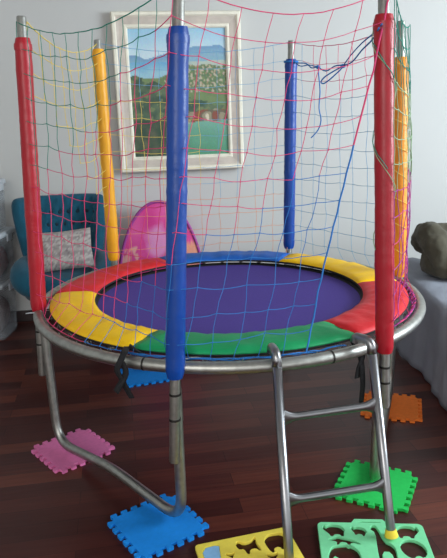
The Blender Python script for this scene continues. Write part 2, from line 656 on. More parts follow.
def path_point(s, z):
    a, b_, c = out(5, z, .02), out(0, z, .045), out(1, z, .03)
    L1, L2 = (b_ - a).length, (c - b_).length
    if s < L1:
        p = a.lerp(b_, s / L1)
        u = s / L1
    else:
        u = (s - L1) / L2
        p = b_.lerp(c, u)
    return p, u, L1, L2


_, _, L1t, L2t = path_point(0, ZTOP)
_, _, L1b, L2b = path_point(0, ZBOT)
STOP = L1t + L2t
SBOT = L1b + L2b - .33
front = []
for i in range(NCF):
    colp = []
    for j in range(NR):
        v = j / (NR - 1)
        z = ZTOP + (ZBOT - ZTOP) * v
        s0 = L1t * i / NCL if i <= NCL else L1t + L2t * (i - NCL) / NCR
        s = s0 * (1 - v) + s0 * SBOT / STOP * v
        p, u, _, _ = path_point(s, z)
        sag = .085 * 4 * u * (1 - u) * (1 - v) ** 1.3
        # the free edge on the right pulls the rows up a little
        p = Vector(p)
        p.z -= sag
        # net bellies slightly inwards between poles
        d = Vector((p.x, p.y, 0)).normalized()
        p -= d * .03 * math.sin(PI * min(1, max(0, u))) * math.sin(PI * v)
        if v > .999:      # tied to the ring
            an = math.atan2(p.y, p.x)
            p = circ(RING - .022, ZR + .026, an)
        colp.append(p)
    front.append(colp)


def front_col(i, j, k):
    if j < 6.8 - 6.6 * i / 10.5:
        return 'green'
    if i >= 7 and j >= 12 - 7.6 * (i - 7) / 11:
        return 'blue'
    return 'pink'


net_mesh('net_panel', front, front_col, .0015, 'front net of green, pink and blue cord with a slanting free edge', jitter=.007, edge_r=.0036)


def flat_panel(ka, kb, nc, sag, belly=.02, offs=(.0, .0), zbot=ZBOT, shear=0.0):
    g = []
    for i in range(nc):
        u = i / (nc - 1)
        colp = []
        for j in range(NR):
            v = j / (NR - 1)
            z = ZTOP + (zbot - ZTOP) * v
            uu = min(1, max(0, u + shear * v * math.sin(PI * u)))
            a, b_ = out(ka, z, offs[0]), out(kb, z, offs[1])
            p = a.lerp(b_, uu)
            p.z -= sag * 4 * u * (1 - u) * (1 - v) ** 1.2
            d = Vector((p.x, p.y, 0)).normalized()
            p += d * belly * math.sin(PI * u) * math.sin(PI * v)
            if v > .999:
                an = math.atan2(p.y, p.x)
                p = circ(RING - .022, ZR + .026, an)
            colp.append(p)
        g.append(colp)
    return g


def right_col(i, j, k):
    return 'green' if j < 3 else ('pale' if j < 7 else ('pink' if (i + j) % 3 == 0 else 'purple'))


net_mesh('net_panel', flat_panel(1, 2, 10, .05, .03, (.04, .045)), right_col, .0016, 'right net of green, pale and purple cord')


def br_col(i, j, k):
    if j < 3 and i < 7:
        return 'pink'
    return 'sky'


net_mesh('net_panel', flat_panel(2, 3, 9, .05, .02, (-.03, .0)), br_col, .0015, 'back right net of light blue and pink cord')


def bl_col(i, j, k):        # from the blue back pole to the yellow pole
    if j < 3:
        return 'sky'
    if i >= 5:
        return 'yellow' if j < 8 else 'orange'
    return 'sky' if j < 9 else 'orange'


net_mesh('net_panel', flat_panel(3, 4, 11, .05, .02, (.0, .0)), bl_col, .0015, 'back net of light blue, yellow and orange cord')


def l_col(i, j, k):
    return 'yellow'


def l_skip(i, j, k):
    e = 8 - max(0, j - 3) * 8 / 7
    return i + (1 if k == 'h' else 0) > e or (k == 'v' and i > 8 - max(0, j - 2) * 8 / 7)


net_mesh('net_panel', flat_panel(4, 5, 9, .075, -.02, (.0, -.02)), l_col, .0017, 'left net of yellow cord hanging in a slanted corner', skip=l_skip)


# lacing that ties the net's bottom edge to the ring, a zigzag between net and ring
def lacing(a0, a1, n_, mt, r=.0022):
    mb = MB()
    pts = []
    for i in range(n_ + 1):
        a = math.radians(a0 + (a1 - a0) * i / n_)
        ph = i % 4
        rr, zz = [(RING - .022, ZR + .026), (RING - .030, ZR + .018), (RING - .040, ZR + .010), (RING - .030, ZR + .022)][ph]
        pts.append(circ(rr, zz, a))
    mb.tube(pts, r, 5)
    return mb.build('net_lacing', mt, tramp)


lacing(-118, -60, 34, M['n_blue'])
lacing(-117, -61, 21, M['n_blue'], .003)
lacing(-42, 8, 60, M['n_purple'])
lacing(-40, 9, 46, M['n_pink'])

# cord wound loosely round the two right-hand poles
for k, mt, turns, zlo, zhi, rr in ((1, M['n_pale'], 2.4, 1.0, 1.80, .038), (2, M['n_yellow'], 8, .72, 1.72, .038), (1, M['n_green'], 1.6, 1.28, 1.80, .0385)):
    mb = MB()
    pts = []
    N = int(turns * 14)
    for i in range(N + 1):
        t = i / N
        c = pole_pt(k, zhi + (zlo - zhi) * t + .02 * noise.noise(Vector((t * 9, k, 0))))
        a = 2 * PI * turns * t + k
        pts.append(c + Vector((rr * math.cos(a), rr * math.sin(a), 0)))
    mb.tube(pts, .0016, 4)
    mb.build('pole_lacing', mt, tramp)

mb = MB()
c = pole_pt(5, .652)
mb.tube([c + Vector((-.052, -.02, -.004)), c + Vector((-.036, -.026, 0)), c + Vector((-.01, -.036, .004)), c + Vector((.02, -.03, .010))], .003, 6)
tag(mb.build('sleeve_tie', M['lid'], tramp), 'white tie at the foot of the red sleeve')

# black webbing straps hanging from the ring (pad ties)


def strap(a, paths, nm='pad_tie'):
    mb = MB()
    for pts in paths:
        pts = fillet([loc(p) for p in pts], .02, 3)
        side = Vector((-math.sin(a), math.cos(a), 0))
        rows = []
        for i, p in enumerate(pts):
            t = (pts[min(i + 1, len(pts) - 1)] - pts[max(0, i - 1)]).normalized()
            w = side - t * side.dot(t)
            w = w.normalized() if w.length > .05 else side
            nn = t.cross(w).normalized() * .0022
            w = w * .0115
            rows.append([p - w - nn, p + w - nn, p + w + nn, p - w + nn])
        mb.grid(rows, closed_u=True)
        mb.add(rows[0], [(0, 1, 2, 3)])
        mb.add(rows[-1], [(3, 2, 1, 0)])
    return mb.build(nm, M['black'], tramp)


yk = 1.985
A1 = math.radians(-119)
strap(A1, [[at(127, 347, yk + .08), at(124, 353, yk), at(121, 360, yk - .01), at(116, 370, yk - .01), at(121, 378, yk - .01), at(126, 388, yk - .005), at(132, 398, yk)],
           [at(122, 362, yk - .014), at(127, 372, yk - .016), at(122, 382, yk - .014), at(116, 392, yk - .01)],
           [at(129, 346, yk + .07), at(136, 351, yk + .06), at(144, 354, yk + .08)]])
yk = 2.125
A2 = math.radians(-55)
strap(A2, [[at(352, 338, yk + .06), at(355, 345, yk), at(360, 354, yk - .01), at(362, 366, yk - .01), at(363, 384, yk), at(361, 405, yk + .02)],
           [at(357, 346, yk - .012), at(364, 356, yk - .016), at(359, 366, yk - .014), at(357, 378, yk - .01)],
           [at(354, 342, yk - .01), at(366, 343, yk - .02), at(373, 350, yk - .02), at(371, 362, yk)]])

# ------------------------------------------------------------------ loose blue cord
mb = MB()
pts = []
c3 = T0 + pole_pt(3, 1.745)
for i in range(19):
    a = 2 * PI * i / 9
    pts.append(c3 + Vector((.038 * math.cos(a), .038 * math.sin(a), -.004 * i / 9)))
pts += [at(297, 63, 3.53), at(306, 63.5, 3.45), at(312, 68, 3.36), at(318, 66, 3.3)]
knot = at(318, 67, 3.28)
pts += [knot, at(326, 71, 3.2), at(335, 66, 3.1), at(343, 66, 3.0)]
k2 = at(343, 66, 2.98)
pts += [at(336, 74, 3.02), at(325, 83, 3.08), at(321, 82, 3.08), at(326, 76, 3.04), k2, at(352, 62, 2.8), at(362, 50, 2.55), at(372, 40, 2.3), at(379, 28, 2.08)]


def smooth_path(pts, n=5):
    out_ = []
    P = [pts[0]] + list(pts) + [pts[-1]]
    for i in range(1, len(P) - 2):
        p0, p1, p2, p3 = P[i - 1], P[i], P[i + 1], P[i + 2]
        for k in range(n):
            t = k / n
            out_.append(.5 * ((2 * p1) + (-p0 + p2) * t + (2 * p0 - 5 * p1 + 4 * p2 - p3) * t * t + (-p0 + 3 * p1 - 3 * p2 + p3) * t ** 3))
    out_.append(pts[-1])
    return out_


mb.tube(smooth_path(pts, 4), .0032, 6)
mb.tube(smooth_path([at(293, 60, 3.52), at(300, 66, 3.47), at(309, 65, 3.4), knot]), .0028, 6)
mb.tube(smooth_path([knot, at(319, 78, 3.28), at(320, 92, 3.28), at(319, 108, 3.29), at(321, 120, 3.29), at(318, 130, 3.3), at(311, 138, 3.31)]), .003, 6)
mb.tube(smooth_path([k2, at(351, 55, 2.75), at(362, 43, 2.5), at(374, 33, 2.25), at(382, 24, 2.08)]), .0028, 6)
for kn in (knot, k2):
    mb.tube([kn + Vector((-.012, 0, 0)), kn + Vector((-.006, 0, 0)), kn + Vector((.006, 0, 0)), kn + Vector((.012, 0, 0))], [.003, .009, .009, .003], 8)
o = mb.build('cord', M['n_blue'])
tag(o, 'loose blue cord knotted from the back blue pole to the right red pole', 'cord')

# ------------------------------------------------------------------ ladder
lad = thing('ladder', (.37, 1.82, 0), 'short two-rung metal ladder hooked onto the front of the trampoline ring', 'ladder')
L0 = Vector((.37, 1.82, 0))
RAIL = [(Vector((.170, 1.918, .655)), Vector((.1965, 1.787, .083 - .067)), Vector((.17, 1.918, 0))), (Vector((.508, 2.008, .655)), Vector((.5655, 1.876, .0305)), None)]


def rail_pt(k, z):
    a, b_, _ = RAIL[k]
    return a.lerp(b_, (a.z - z) / (a.z - b_.z))


for k in range(2):
    top, bot, _ = RAIL[k]
    inn = (T0 - top)
    inn.z = 0
    inn.normalize()
    if k == 1:
        inn = (inn + Vector((-.25, 0, 0))).normalized()
    d = (top - bot).normalized()
    hook = [bot, top - d * .0, top + d * .045, top + d * .045 + inn * .062, top + inn * .070 + d * .025]
    mb = MB()
    mb.tube(fillet(hook, [0, 0, .045, .03, 0], 8), .0165, 12)
    rail = mb.build('side_rail', M['chrome'], lad)
    rail.location = -L0
    if k == 1:
        mb = MB()
        mb.tube([bot - d * .0105, bot + d * .002, bot + d * .016], [.024, .022, .0185], 12)
        c = mb.build('foot_cap', M['cap'], rail)
        tag(c, 'yellow foot cap')
for zl, zr_ in ((.483, .480), (.208, .201)):
    a, b_ = rail_pt(0, zl), rail_pt(1, zr_)
    d = (b_ - a).normalized()
    mb = MB()
    n_ = 24
    rows = []
    upv = Vector((0, 0, 1))
    dep_ = d.cross(upv).normalized()
    for i in range(n_ + 1):
        t = i / n_
        e = min(t, 1 - t) * (b_ - a).length
        hh = .0145 + .019 * max(0, 1 - max(0, e - .012) / .05) ** 2
        ww = .0125 - .004 * max(0, 1 - e / .05)
        c = a.lerp(b_, t)
        rows.append([c + upv * hh * math.cos(2 * PI * j / 12) + dep_ * ww * math.sin(2 * PI * j / 12) for j in range(12)])
    mb.grid(rows, closed_u=True)
    r_ = mb.build('rung', M['chrome'], lad)
    r_.location = -L0


# ------------------------------------------------------------------ foam floor mats
def jigsaw(core, n_, tab, phase=0):
    h = core / 2
    cs = [(-h, -h), (h, -h), (h, h), (-h, h)]
    pts = []
    for e in range(4):
        a, b_ = Vector((*cs[e], 0)), Vector((*cs[(e + 1) % 4], 0))
        d = (b_ - a).normalized()
        nn = Vector((d.y, -d.x, 0))
        st = core / n_
        for i in range(n_):
            c = a + d * st * (i + (.35 if e in (phase, phase + 1) else .55))
            w1, w2 = st * .20, st * .31
            pts += [c - d * w1, c - d * w2 + nn * tab * .75, c - d * w2 * .8 + nn * tab, c + d * w2 * .8 + nn * tab, c + d * w2 + nn * tab * .75, c + d * w1]
    return pts


def prism(pts, z0, z1):
    """extrude a 2D outline (may be concave) with proper triangulation"""
    mb = MB()
    n_ = len(pts)
    lo = [Vector((p[0], p[1], z0)) for p in pts]
    hi = [Vector((p[0], p[1], z1)) for p in pts]
    mb.add(lo + hi, [tuple(range(n_ - 1, -1, -1)), tuple(range(n_, 2 * n_))] + [(i, (i + 1) % n_, (i + 1) % n_ + n_, i + n_) for i in range(n_)])
    return mb


def eva(x, y, deg, mt, label, core=.256, tab=.020, n_=6):
    mb = prism(jigsaw(core, n_, tab), 0, .012)
    o = mb.build('foam_mat', M[mt], loc=(x, y, 0), smooth=False)
    o.rotation_euler = (0, 0, math.radians(deg))
    return tag(o, label, 'mat')


eva(-.712, 2.552, 41, 'eva_pink', 'pink jigsaw foam mat on the floor at left under the trampoline leg')
eva(-.270, 1.992, 34.8, 'eva_blue', 'bright blue jigsaw foam mat under the front trampoline leg foot')
eva(-.470, 3.396, 17, 'eva_blue', 'blue jigsaw foam mat at the back, partly hidden behind the trampoline ring')
eva(.842, 2.893, -16.5, 'eva_orange', 'orange jigsaw foam mat on the floor beside the bed')
eva(.592, 2.206, -26, 'eva_green', 'bright green jigsaw foam mat behind the ladder')


# die-cut foam puzzle boards (animal shaped holes)
def flat_board(name, outline, holes, th, mt, bev=.0015):
    cu = bpy.data.curves.new(name, 'CURVE')
    cu.dimensions = '2D'
    cu.fill_mode = 'BOTH'
    cu.extrude = th / 2 - bev
    cu.bevel_depth = bev
    cu.bevel_resolution = 1
    for pl in [outline] + holes:
        sp = cu.splines.new('POLY')
        sp.points.add(len(pl) - 1)
        for p, q in zip(sp.points, pl):
            p.co = (q[0], q[1], 0, 1)
        sp.use_cyclic_u = True
    tmp = bpy.data.objects.new(name + '_tmp', cu)
    COL.objects.link(tmp)
    dg = bpy.context.evaluated_depsgraph_get()
    dg.update()
    me = bpy.data.meshes.new_from_object(tmp.evaluated_get(dg))
    bpy.data.objects.remove(tmp)
    bpy.data.curves.remove(cu)
    for v in me.vertices:
        v.co.z += th / 2
    me.materials.clear()
    me.materials.append(mt)
    o = bpy.data.objects.new(name, me)
    COL.objects.link(o)
    return o


def chaikin(pl, n_=2):
    for _ in range(n_):
        q = []
        for i in range(len(pl)):
            a, b_ = pl[i], pl[(i + 1) % len(pl)]
            q.append((a[0] * .75 + b_[0] * .25, a[1] * .75 + b_[1] * .25))
            q.append((a[0] * .25 + b_[0] * .75, a[1] * .25 + b_[1] * .75))
        pl = q
    return pl


def place(pl, cx, cy, s, rot=0, flip=1):
    c, s_ = math.cos(rot), math.sin(rot)
    return chaikin([(cx + s * (flip * x * c - 1.4 * y * s_), cy + s * (flip * x * s_ + 1.4 * y * c)) for x, y in pl], 1)


RHINO = [(-1, .1), (-.9, .35), (-.75, .6), (-.7, .3), (-.45, .5), (0, .55), (.5, .5), (.85, .25), (1.0, -.1), (.85, -.1), (.8, -.6), (.5, -.6), (.45, -.42), (0, -.42), (-.1, -.6), (-.4, -.6), (-.45, -.4), (-.75, -.15)]
CROC = [(-1, .1), (-.6, .28), (-.4, .38), (0, .3), (.5, .25), (1.1, -.02), (1.1, -.14), (.5, -.02), (.4, -.26), (.2, -.26), (.2, -.06), (-.2, -.06), (-.3, -.28), (-.5, -.28), (-.45, -.04), (-1, -.05)]
GIRAFFE = [(-.35, 1.3), (-.1, 1.45), (.1, 1.3), (.3, .4), (.7, .2), (.85, -.1), (.75, -1), (.55, -1), (.5, -.3), (0, -.3), (-.05, -1), (-.28, -1), (-.25, -.1), (-.12, .9), (-.4, 1.1)]
ELEPH = [(-1.05, -.3), (-1, .2), (-.7, .62), (-.2, .7), (.3, .75), (.8, .5), (1, .1), (.95, -.75), (.6, -.75), (.55, -.45), (.1, -.45), (.05, -.75), (-.35, -.75), (-.4, -.2), (-.7, -.05), (-.85, -.55)]
LION = [(-1, .2), (-.85, .62), (-.5, .7), (-.25, .4), (.4, .4), (.8, .65), (.95, .55), (.75, .25), (.8, -.6), (.55, -.6), (.4, -.3), (-.1, -.3), (-.2, -.6), (-.5, -.6), (-.5, -.1), (-.85, -.1)]
BIRD = [(-.9, .3), (-.6, .55), (-.3, .4), (.1, .3), (.9, .5), (.6, .0), (.2, -.3), (.1, -.8), (-.1, -.8), (-.15, -.35), (-.55, -.15)]


def rounded(w, h, r, bump=None):
    pl = []
    for cx, cy, a0 in ((w / 2 - r, -h / 2 + r, -90), (w / 2 - r, h / 2 - r, 0), (-w / 2 + r, h / 2 - r, 90), (-w / 2 + r, -h / 2 + r, 180)):
        for i in range(6):
            a = math.radians(a0 + 18 * i)
            pl.append((cx + r * math.cos(a), cy + r * math.sin(a)))
        if bump and a0 == 0:
            pl += [(.065, h / 2), (.05, h / 2 + .022), (-.05, h / 2 + .022), (-.065, h / 2)]
    return pl


ol = rounded(.375, .30, .018, bump=True)
OVAL = [(-1, 0), (-.8, .55), (-.2, .8), (.45, .72), (.95, .3), (1, -.3), (.6, -.75), (.2, -.5), (-.2, -.8), (-.7, -.55)]
holes = [place(RHINO, -.132, .108, .042), place(RHINO, -.044, .106, .031, math.radians(-14)), place(RHINO, .128, .106, .044, 0, -1),
         place(CROC, -.104, .046, .054, math.radians(-7)), place(GIRAFFE, .020, .022, .060), place(OVAL, .128, .015, .046),
         place(ELEPH, -.108, -.025, .055), place(LION, -.10, -.112, .040), place(CROC, .04, -.115, .06),
         place(OVAL, .062, .128, .010), place(BIRD, .13, -.095, .04),
         chaikin([(-.045, .160), (.045, .160), (.045, .152), (-.045, .152)], 1)]
o = flat_board('puzzle_board', ol, holes, .013, M['eva_mint'])
o.location = (.508 - .15 * math.sin(math.radians(4.2)), 1.960 - .15, 0)
o.rotation_euler = (0, 0, math.radians(-4.2))
tag(o, 'mint green foam board with animal shaped cut-outs, under the ladder foot', 'puzzle')

ol = rounded(.34, .28, .012)
holes = [chaikin([(-.155, .12), (-.085, .125), (-.092, .09), (-.1, .03), (-.155, .03)], 1), place(LION, .010, .080, .044, .1), place(ELEPH, .112, .076, .046, .1, -1), place(BIRD, -.062, .055, .022), place(BIRD, .075, .008, .028),
         place(GIRAFFE, -.115, -.075, .048), place(RHINO, -.025, -.01, .046), place(BIRD, .11, -.045, .045), place(CROC, .03, -.1, .07)]
o = flat_board('puzzle_board', ol, holes, .013, M['eva_yellow'])
yl = (.0388 + .14 * math.sin(math.radians(14.8)), 1.9075 - .14 * math.cos(math.radians(14.8)), 0)
yrot = math.radians(14.8)
o.location = yl
o.rotation_euler = (0, 0, yrot)
tag(o, 'pale yellow foam board with animal cut-outs and one sky blue piece', 'puzzle')
o = flat_board('puzzle_piece', [(x * .90 - .012, y * .90 + .0075) for x, y in holes[0]], [], .011, M['eva_sky'])
o.location = yl
o.rotation_euler = (0, 0, yrot)
tag(o, 'sky blue foam piece fitted in the corner of the yellow board', 'puzzle piece')

# ------------------------------------------------------------------ picture on the wall
PW, PH, PX, PZ = .895, 1.082, -.275, 1.627
FW_ = .108
pic = thing('framed_painting', (PX, wall_y(PX) - .045, PZ), 'large landscape painting in a cream wooden frame on the back wall', 'painting', rz=math.radians(8.0))
pic.rotation_euler = (math.radians(-1.6), math.radians(-.2), math.radians(8.0))
# frame moulding: profile swept round four mitred sides (x to the right, z up, -y towards the viewer)
prof = [(0, .030, 0), (0, -.020, 0), (.008, -.030, 0), (.024, -.030, 0), (.032, -.020, 1), (.050, -.014, 1), (.082, -.010, 1), (.088, -.014, 0), (.098, -.014, 0), (FW_, -.004, 0), (FW_, .02, 0)]
mb = MB()
corn = lambda d: [(-PW / 2 + d, PH / 2 - d), (PW / 2 - d, PH / 2 - d), (PW / 2 - d, -PH / 2 + d), (-PW / 2 + d, -PH / 2 + d)]
for i in range(len(prof) - 1):
    d0, y0, _ = prof[i]
    d1, y1, m1 = prof[i + 1]
    a, b_ = corn(d0), corn(d1)
    for s in range(4):
        p, q = a[s], a[(s + 1) % 4]
        p2, q2 = b_[s], b_[(s + 1) % 4]
        mb.add([(p[0], y0, p[1]), (q[0], y0, q[1]), (q2[0], y1, q2[1]), (p2[0], y1, p2[1])], [(0, 1, 2, 3)], 1 if (m1 and prof[i][2]) else 0)
mb.build('frame', [M['frame_cream'], M['frame_grey']], pic, smooth=False)


def landscape(u, v):
    """pigment of the painting; u to the right, v downwards, 0..1"""
    nz = lambda s, o=0: noise.noise(Vector((u * s, v * s * 1.2, o)))
    mixc = lambda a, b_, t: tuple(a[i] + (b_[i] - a[i]) * max(0, min(1, t)) for i in range(3))
    c = mixc((150, 194, 218), (196, 216, 224), v / .2 + .35 * nz(5, 1))
    hz_ = .255 + .01 * nz(4, 3)
    ml = .20 - .07 * math.exp(-((u - .85) / .2) ** 2) - .03 * math.exp(-((u - .55) / .12) ** 2) + .02 * nz(8, 2) + .03 * math.exp(-((u - .2) / .1) ** 2)
    if v > ml:
        c = mixc((112, 152, 186), (134, 172, 190), (v - ml) / .07)
    if v > hz_:
        c = mixc((104, 164, 200), (150, 192, 206), (v - hz_) / .09 + .3 * nz(10, 5))
        if u > .45:
            c = mixc(c, (178, 190, 176), (u - .45) / .2)
    shore = .37 - .085 * max(0, min(1, (u - .3) / .3)) + .02 * nz(6, 7)
    if v > shore:
        c = mixc((122, 140, 92), (96, 122, 82), .5 + nz(9, 8))
        if u > .35 and v < .50:
            h = nz(42, 9)
            if h > .22:
                c = (184, 174, 152)
            elif h < -.16:
                c = (92, 118, 88)
            elif h > .14:
                c = (166, 136, 112)
    tl = .40 + .17 * max(0, (u - .12)) + .035 * nz(9, 11)
    if u < .12:
        tl -= .03
    if v > tl + (.06 if u > .5 else .02 * nz(14, 4)):
        c = mixc((56, 82, 66), (92, 112, 82), .4 + 1.2 * nz(13, 12))
        if nz(22, 13) > .28:
            c = (110, 124, 84)
    if u > .42 - .15 * (v - .7) + .03 * nz(9, 14) and v > .64 + .02 * nz(7, 15):
        h = nz(11, 16)
        c = (150, 140, 116) if h > -.05 else (104, 98, 78)
        if h > .22:
            c = (206, 196, 172)
        if h < -.22:
            c = (138, 76, 60)
    if v > .735 + .03 * nz(5, 17) - .02 * (u - .5) and u > .40 + .04 * nz(8, 18):
        c = mixc((112, 166, 146), (80, 144, 112), (v - .74) / .2 + .35 * nz(6, 19))
    elif v > .70 and u <= .46:
        c = mixc((48, 74, 56), (96, 96, 74), .3 + nz(12, 20))
    return c


NU, NV = 110, 130
mb = MB()
w_, h_ = PW - 2 * FW_ + .01, PH - 2 * FW_ + .01
mb.grid([[Vector((-w_ / 2 + w_ * i / NU, .006, h_ / 2 - h_ * j / NV)) for i in range(NU + 1)] for j in range(NV + 1)])
cv = mb.build('canvas', M['canvas'], pic)
paint_layer(cv, [landscape(i / NU, j / NV) for j in range(NV + 1) for i in range(NU + 1)])

# ------------------------------------------------------------------ armchair
CX, CY = -1.065, 4.07
chair = thing('armchair', (CX, CY, 0), 'teal velvet tufted wingback armchair standing in the left corner', 'armchair', rz=math.radians(15))
# shell: swept round the back (angle 90 deg = back) from one front arm tip to the other


def shell_top(f):
    f = abs(f)
    t = max(0, min(1, (f - 50) / 34))
    t = t * t * (3 - 2 * t)
    return .955 - .40 * t


def shell_r(f, s):
    """superellipse radius, flaring towards the top"""
    a = math.radians(f)
    ex = 3.4
    rx, ry = .205 + .135 * s, .24 + .12 * s
    rr = (abs(math.sin(a) / rx) ** ex + abs(math.cos(a) / ry) ** ex) ** (-1 / ex)
    return rr * (1 - .12 * max(0, (.25 - s) / .25) ** 2)


mb = MB()
NF, FM = 60, 104
rows = []
btn = []
for i in range(NF + 1):
    f = -FM + 2 * FM * i / NF
    zt = shell_top(f)
    dirv = Vector((math.sin(math.radians(f)), math.cos(math.radians(f)), 0))
    loop = []
    th = .075
    for j in range(15):                      # inner face, bottom to top
        s = j / 14
        z = .39 + (zt - .04 - .39) * s
        sh = max(0, (z - .30) / .65)
        r = shell_r(f, sh) - th
        # diamond tufting
        if z > .5:
            uu = f / 12.0
            vv = (z - .5) / .085
            dd = 1.0
            for ii in (math.floor(uu) - 1, math.floor(uu), math.floor(uu) + 1, math.floor(uu) + 2):
                for jj in (math.floor(vv), math.floor(vv) + 1):
                    x_, y_ = uu - (ii + (.5 if jj % 2 else 0)), vv - jj
                    dd = min(dd, math.hypot(x_, y_))
            r += .040 * math.exp(-(dd / .32) ** 2) - .014
        loop.append(dirv * r + Vector((0, 0, z)))
    sh = max(0, (zt - .30) / .65)
    for k_ in range(1, 6):                   # rounded top roll
        a = PI * k_ / 6
        r = shell_r(f, sh) - th / 2 - (th / 2 + .004) * math.cos(a)
        loop.append(dirv * r + Vector((0, 0, zt - .04 + .042 * math.sin(a))))
    for j in range(8):                       # outer face
        s = 1 - j / 7
        z = .39 + (zt - .04 - .39) * s
        sh = max(0, (z - .30) / .65)
        loop.append(dirv * shell_r(f, sh) + Vector((0, 0, z)))
    rows.append(loop)
mb.grid(rows, closed_u=True)
k_ = len(rows[0])
mb.add(rows[0], [tuple(range(k_))])
mb.add(rows[-1], [tuple(range(k_ - 1, -1, -1))])
back = mb.build('backrest', M['teal'], chair)
for jj in range(0, 6):
    z = .5 + .085 * jj
    for ii in range(-4, 5):
        f = 12.0 * (ii + (.5 if jj % 2 else 0))
        if z > shell_top(f) - .07 or abs(f) > 52 or jj == 0:
            continue
        dirv = Vector((math.sin(math.radians(f)), math.cos(math.radians(f)), 0))
        p = dirv * (shell_r(f, (z - .30) / .65) - .075 + .012) + Vector((0, 0, z))
        mb = MB()
        rr = []
        for a_, h__ in ((0.0, -.008), (.009, -.007), (.014, 0), (.009, .007), (0.0003, .008)):
            side = Vector((dirv.y, -dirv.x, 0))
            rr.append([p + dirv * h__ + side * max(a_, .0003) * math.cos(2 * PI * q / 8) + Vector((0, 0, 1)) * max(a_, .0003) * math.sin(2 * PI * q / 8) for q in range(8)])
        mb.grid(rr, closed_u=True)
        mb.build('tufting_button', M['teal_btn'], back)


def d_block(z0, z1, sx, fy, by, rnd, n_=40):
    """D shaped upholstered block: rounded front, squarer back"""
    mb = MB()
    rows = []
    prof_ = [(-.30, z0), (-rnd, z0), (-rnd * .3, z0 + rnd * .3), (0, z0 + rnd), (0, z1 - rnd), (-rnd * .3, z1 - rnd * .3), (-rnd, z1), (-.30, z1 + .012)]
    for dz, z in prof_:
        row = []
        for j in range(n_):
            a = 2 * PI * j / n_
            cx_, cy_ = math.cos(a), math.sin(a)
            yy = fy if cy_ < 0 else by
            rr = (abs(cx_ / (sx + dz)) ** 2.6 + abs(cy_ / (yy + dz)) ** 2.6) ** (-1 / 2.6) if min(sx, yy) + dz > .02 else .012
            row.append(Vector((rr * cx_, rr * cy_, z)))
        rows.append(row)
    mb.grid(rows, closed_u=True)
    mb.add(rows[0], [tuple(range(n_ - 1, -1, -1))])
    mb.add(rows[-1], [tuple(range(n_))])
    return mb


d_block(.34, .43, .29, .36, .26, .05).build('seat_base', M['teal'], chair)
d_block(.40, .52, .285, .42, .22, .05).build('seat', M['teal'], chair)
for sx in (-1, 1):                                   # low padded arms that swell towards the front
    mb = MB()
    pts = smooth_path([Vector((.215 * sx, .18, .52)), Vector((.235 * sx, .05, .52)), Vector((.255 * sx, -.12, .525)), Vector((.250 * sx, -.26, .505)), Vector((.20 * sx, -.345, .48)), Vector((.12 * sx, -.37, .46))], 5)
    rad = [.045 + .042 * math.sin(PI * min(1, (i + 6) / (len(pts) + 8)) ** 1.2) for i in range(len(pts))]
    rad[-1] = .012
    rad[-2] = .032
    rad[-3] = .045
    mb.tube(pts, rad, 16)
    mb.build('arm', M['teal'], chair)
for sx, sy in ((-1, -1), (1, -1), (-1, 1), (1, 1)):
    mb = MB()
    p = Vector((.19 * sx, .19 * sy - .04, .345))
    mb.tube([p, p + Vector((.015 * sx, .015 * sy, -.15)), p + Vector((.035 * sx, .035 * sy, -.345))], [.022, .018, .012], 10)
    mb.build('leg', M['dark_wood'], chair)

# cushion standing on the seat
NU, NV = 34, 24
cw, ch = .35, .255
mb = MB()
fr, bk, cols = [], [], []


def pill(u, v, sgn):
    x, z = (u - .5) * cw, (v - .5) * ch
    e = (1 - abs(2 * u - 1) ** 3) * (1 - abs(2 * v - 1) ** 3)
    x *= 1 - .05 * (1 - abs(2 * v - 1)) ** 1
    z *= 1 - .06 * (1 - abs(2 * u - 1)) ** 1
    d = .062 * e ** .5
    d += e * (.006 * math.sin(v * 9 * PI / 2 + 2 * noise.noise(Vector((u * 3, v * 2, sgn)))) + .006 * noise.noise(Vector((u * 8, v * 8, sgn))))
    return Vector((x, -sgn * d, z))


def cush_col(u, v):
    band = math.sin(v * 30 + 2 * noise.noise(Vector((u * 6, v * 6, 1))))
    h = noise.noise(Vector((u * 26, v * 26, 2)))
    c = (168, 162, 158) if band > -.2 else (150, 144, 142)
    if h > .22:
        c = (184, 180, 174)
    elif h < -.25:
        c = (138, 128, 130)
    return c


mb.grid([[pill(i / NU, j / NV, 1) for i in range(NU + 1)] for j in range(NV + 1)])
mb.grid([[pill(i / NU, j / NV, -1) for i in range(NU + 1)] for j in range(NV + 1)])
cu = mb.build('cushion', M['cushion'])
paint_layer(cu, [cush_col(i / NU, j / NV) for _ in range(2) for j in range(NV + 1) for i in range(NU + 1)])
cu.location = (-1.006, 3.875, .662)
cu.rotation_euler = (math.radians(-16), math.radians(-3), math.radians(10))
tag(cu, 'grey patterned cushion leaning on the teal armchair', 'cushion')

# ------------------------------------------------------------------ pink pop-up tent
TCX, TCY = -.452, 4.42
tent = thing('play_tent', (TCX, TCY, 0), 'small pink pop-up play tent with purple piping behind the trampoline', 'tent', rz=math.radians(6))
ta, th_ = .325, .885


def arch(t, s=1.0):
    """t 0..1 round the arch"""
    a = PI * t
    return Vector((-ta * s * math.cos(a) * (1 + .04 * math.sin(a)), 0, th_ * s * math.sin(a) ** .9 if 0 < t < 1 else 0))


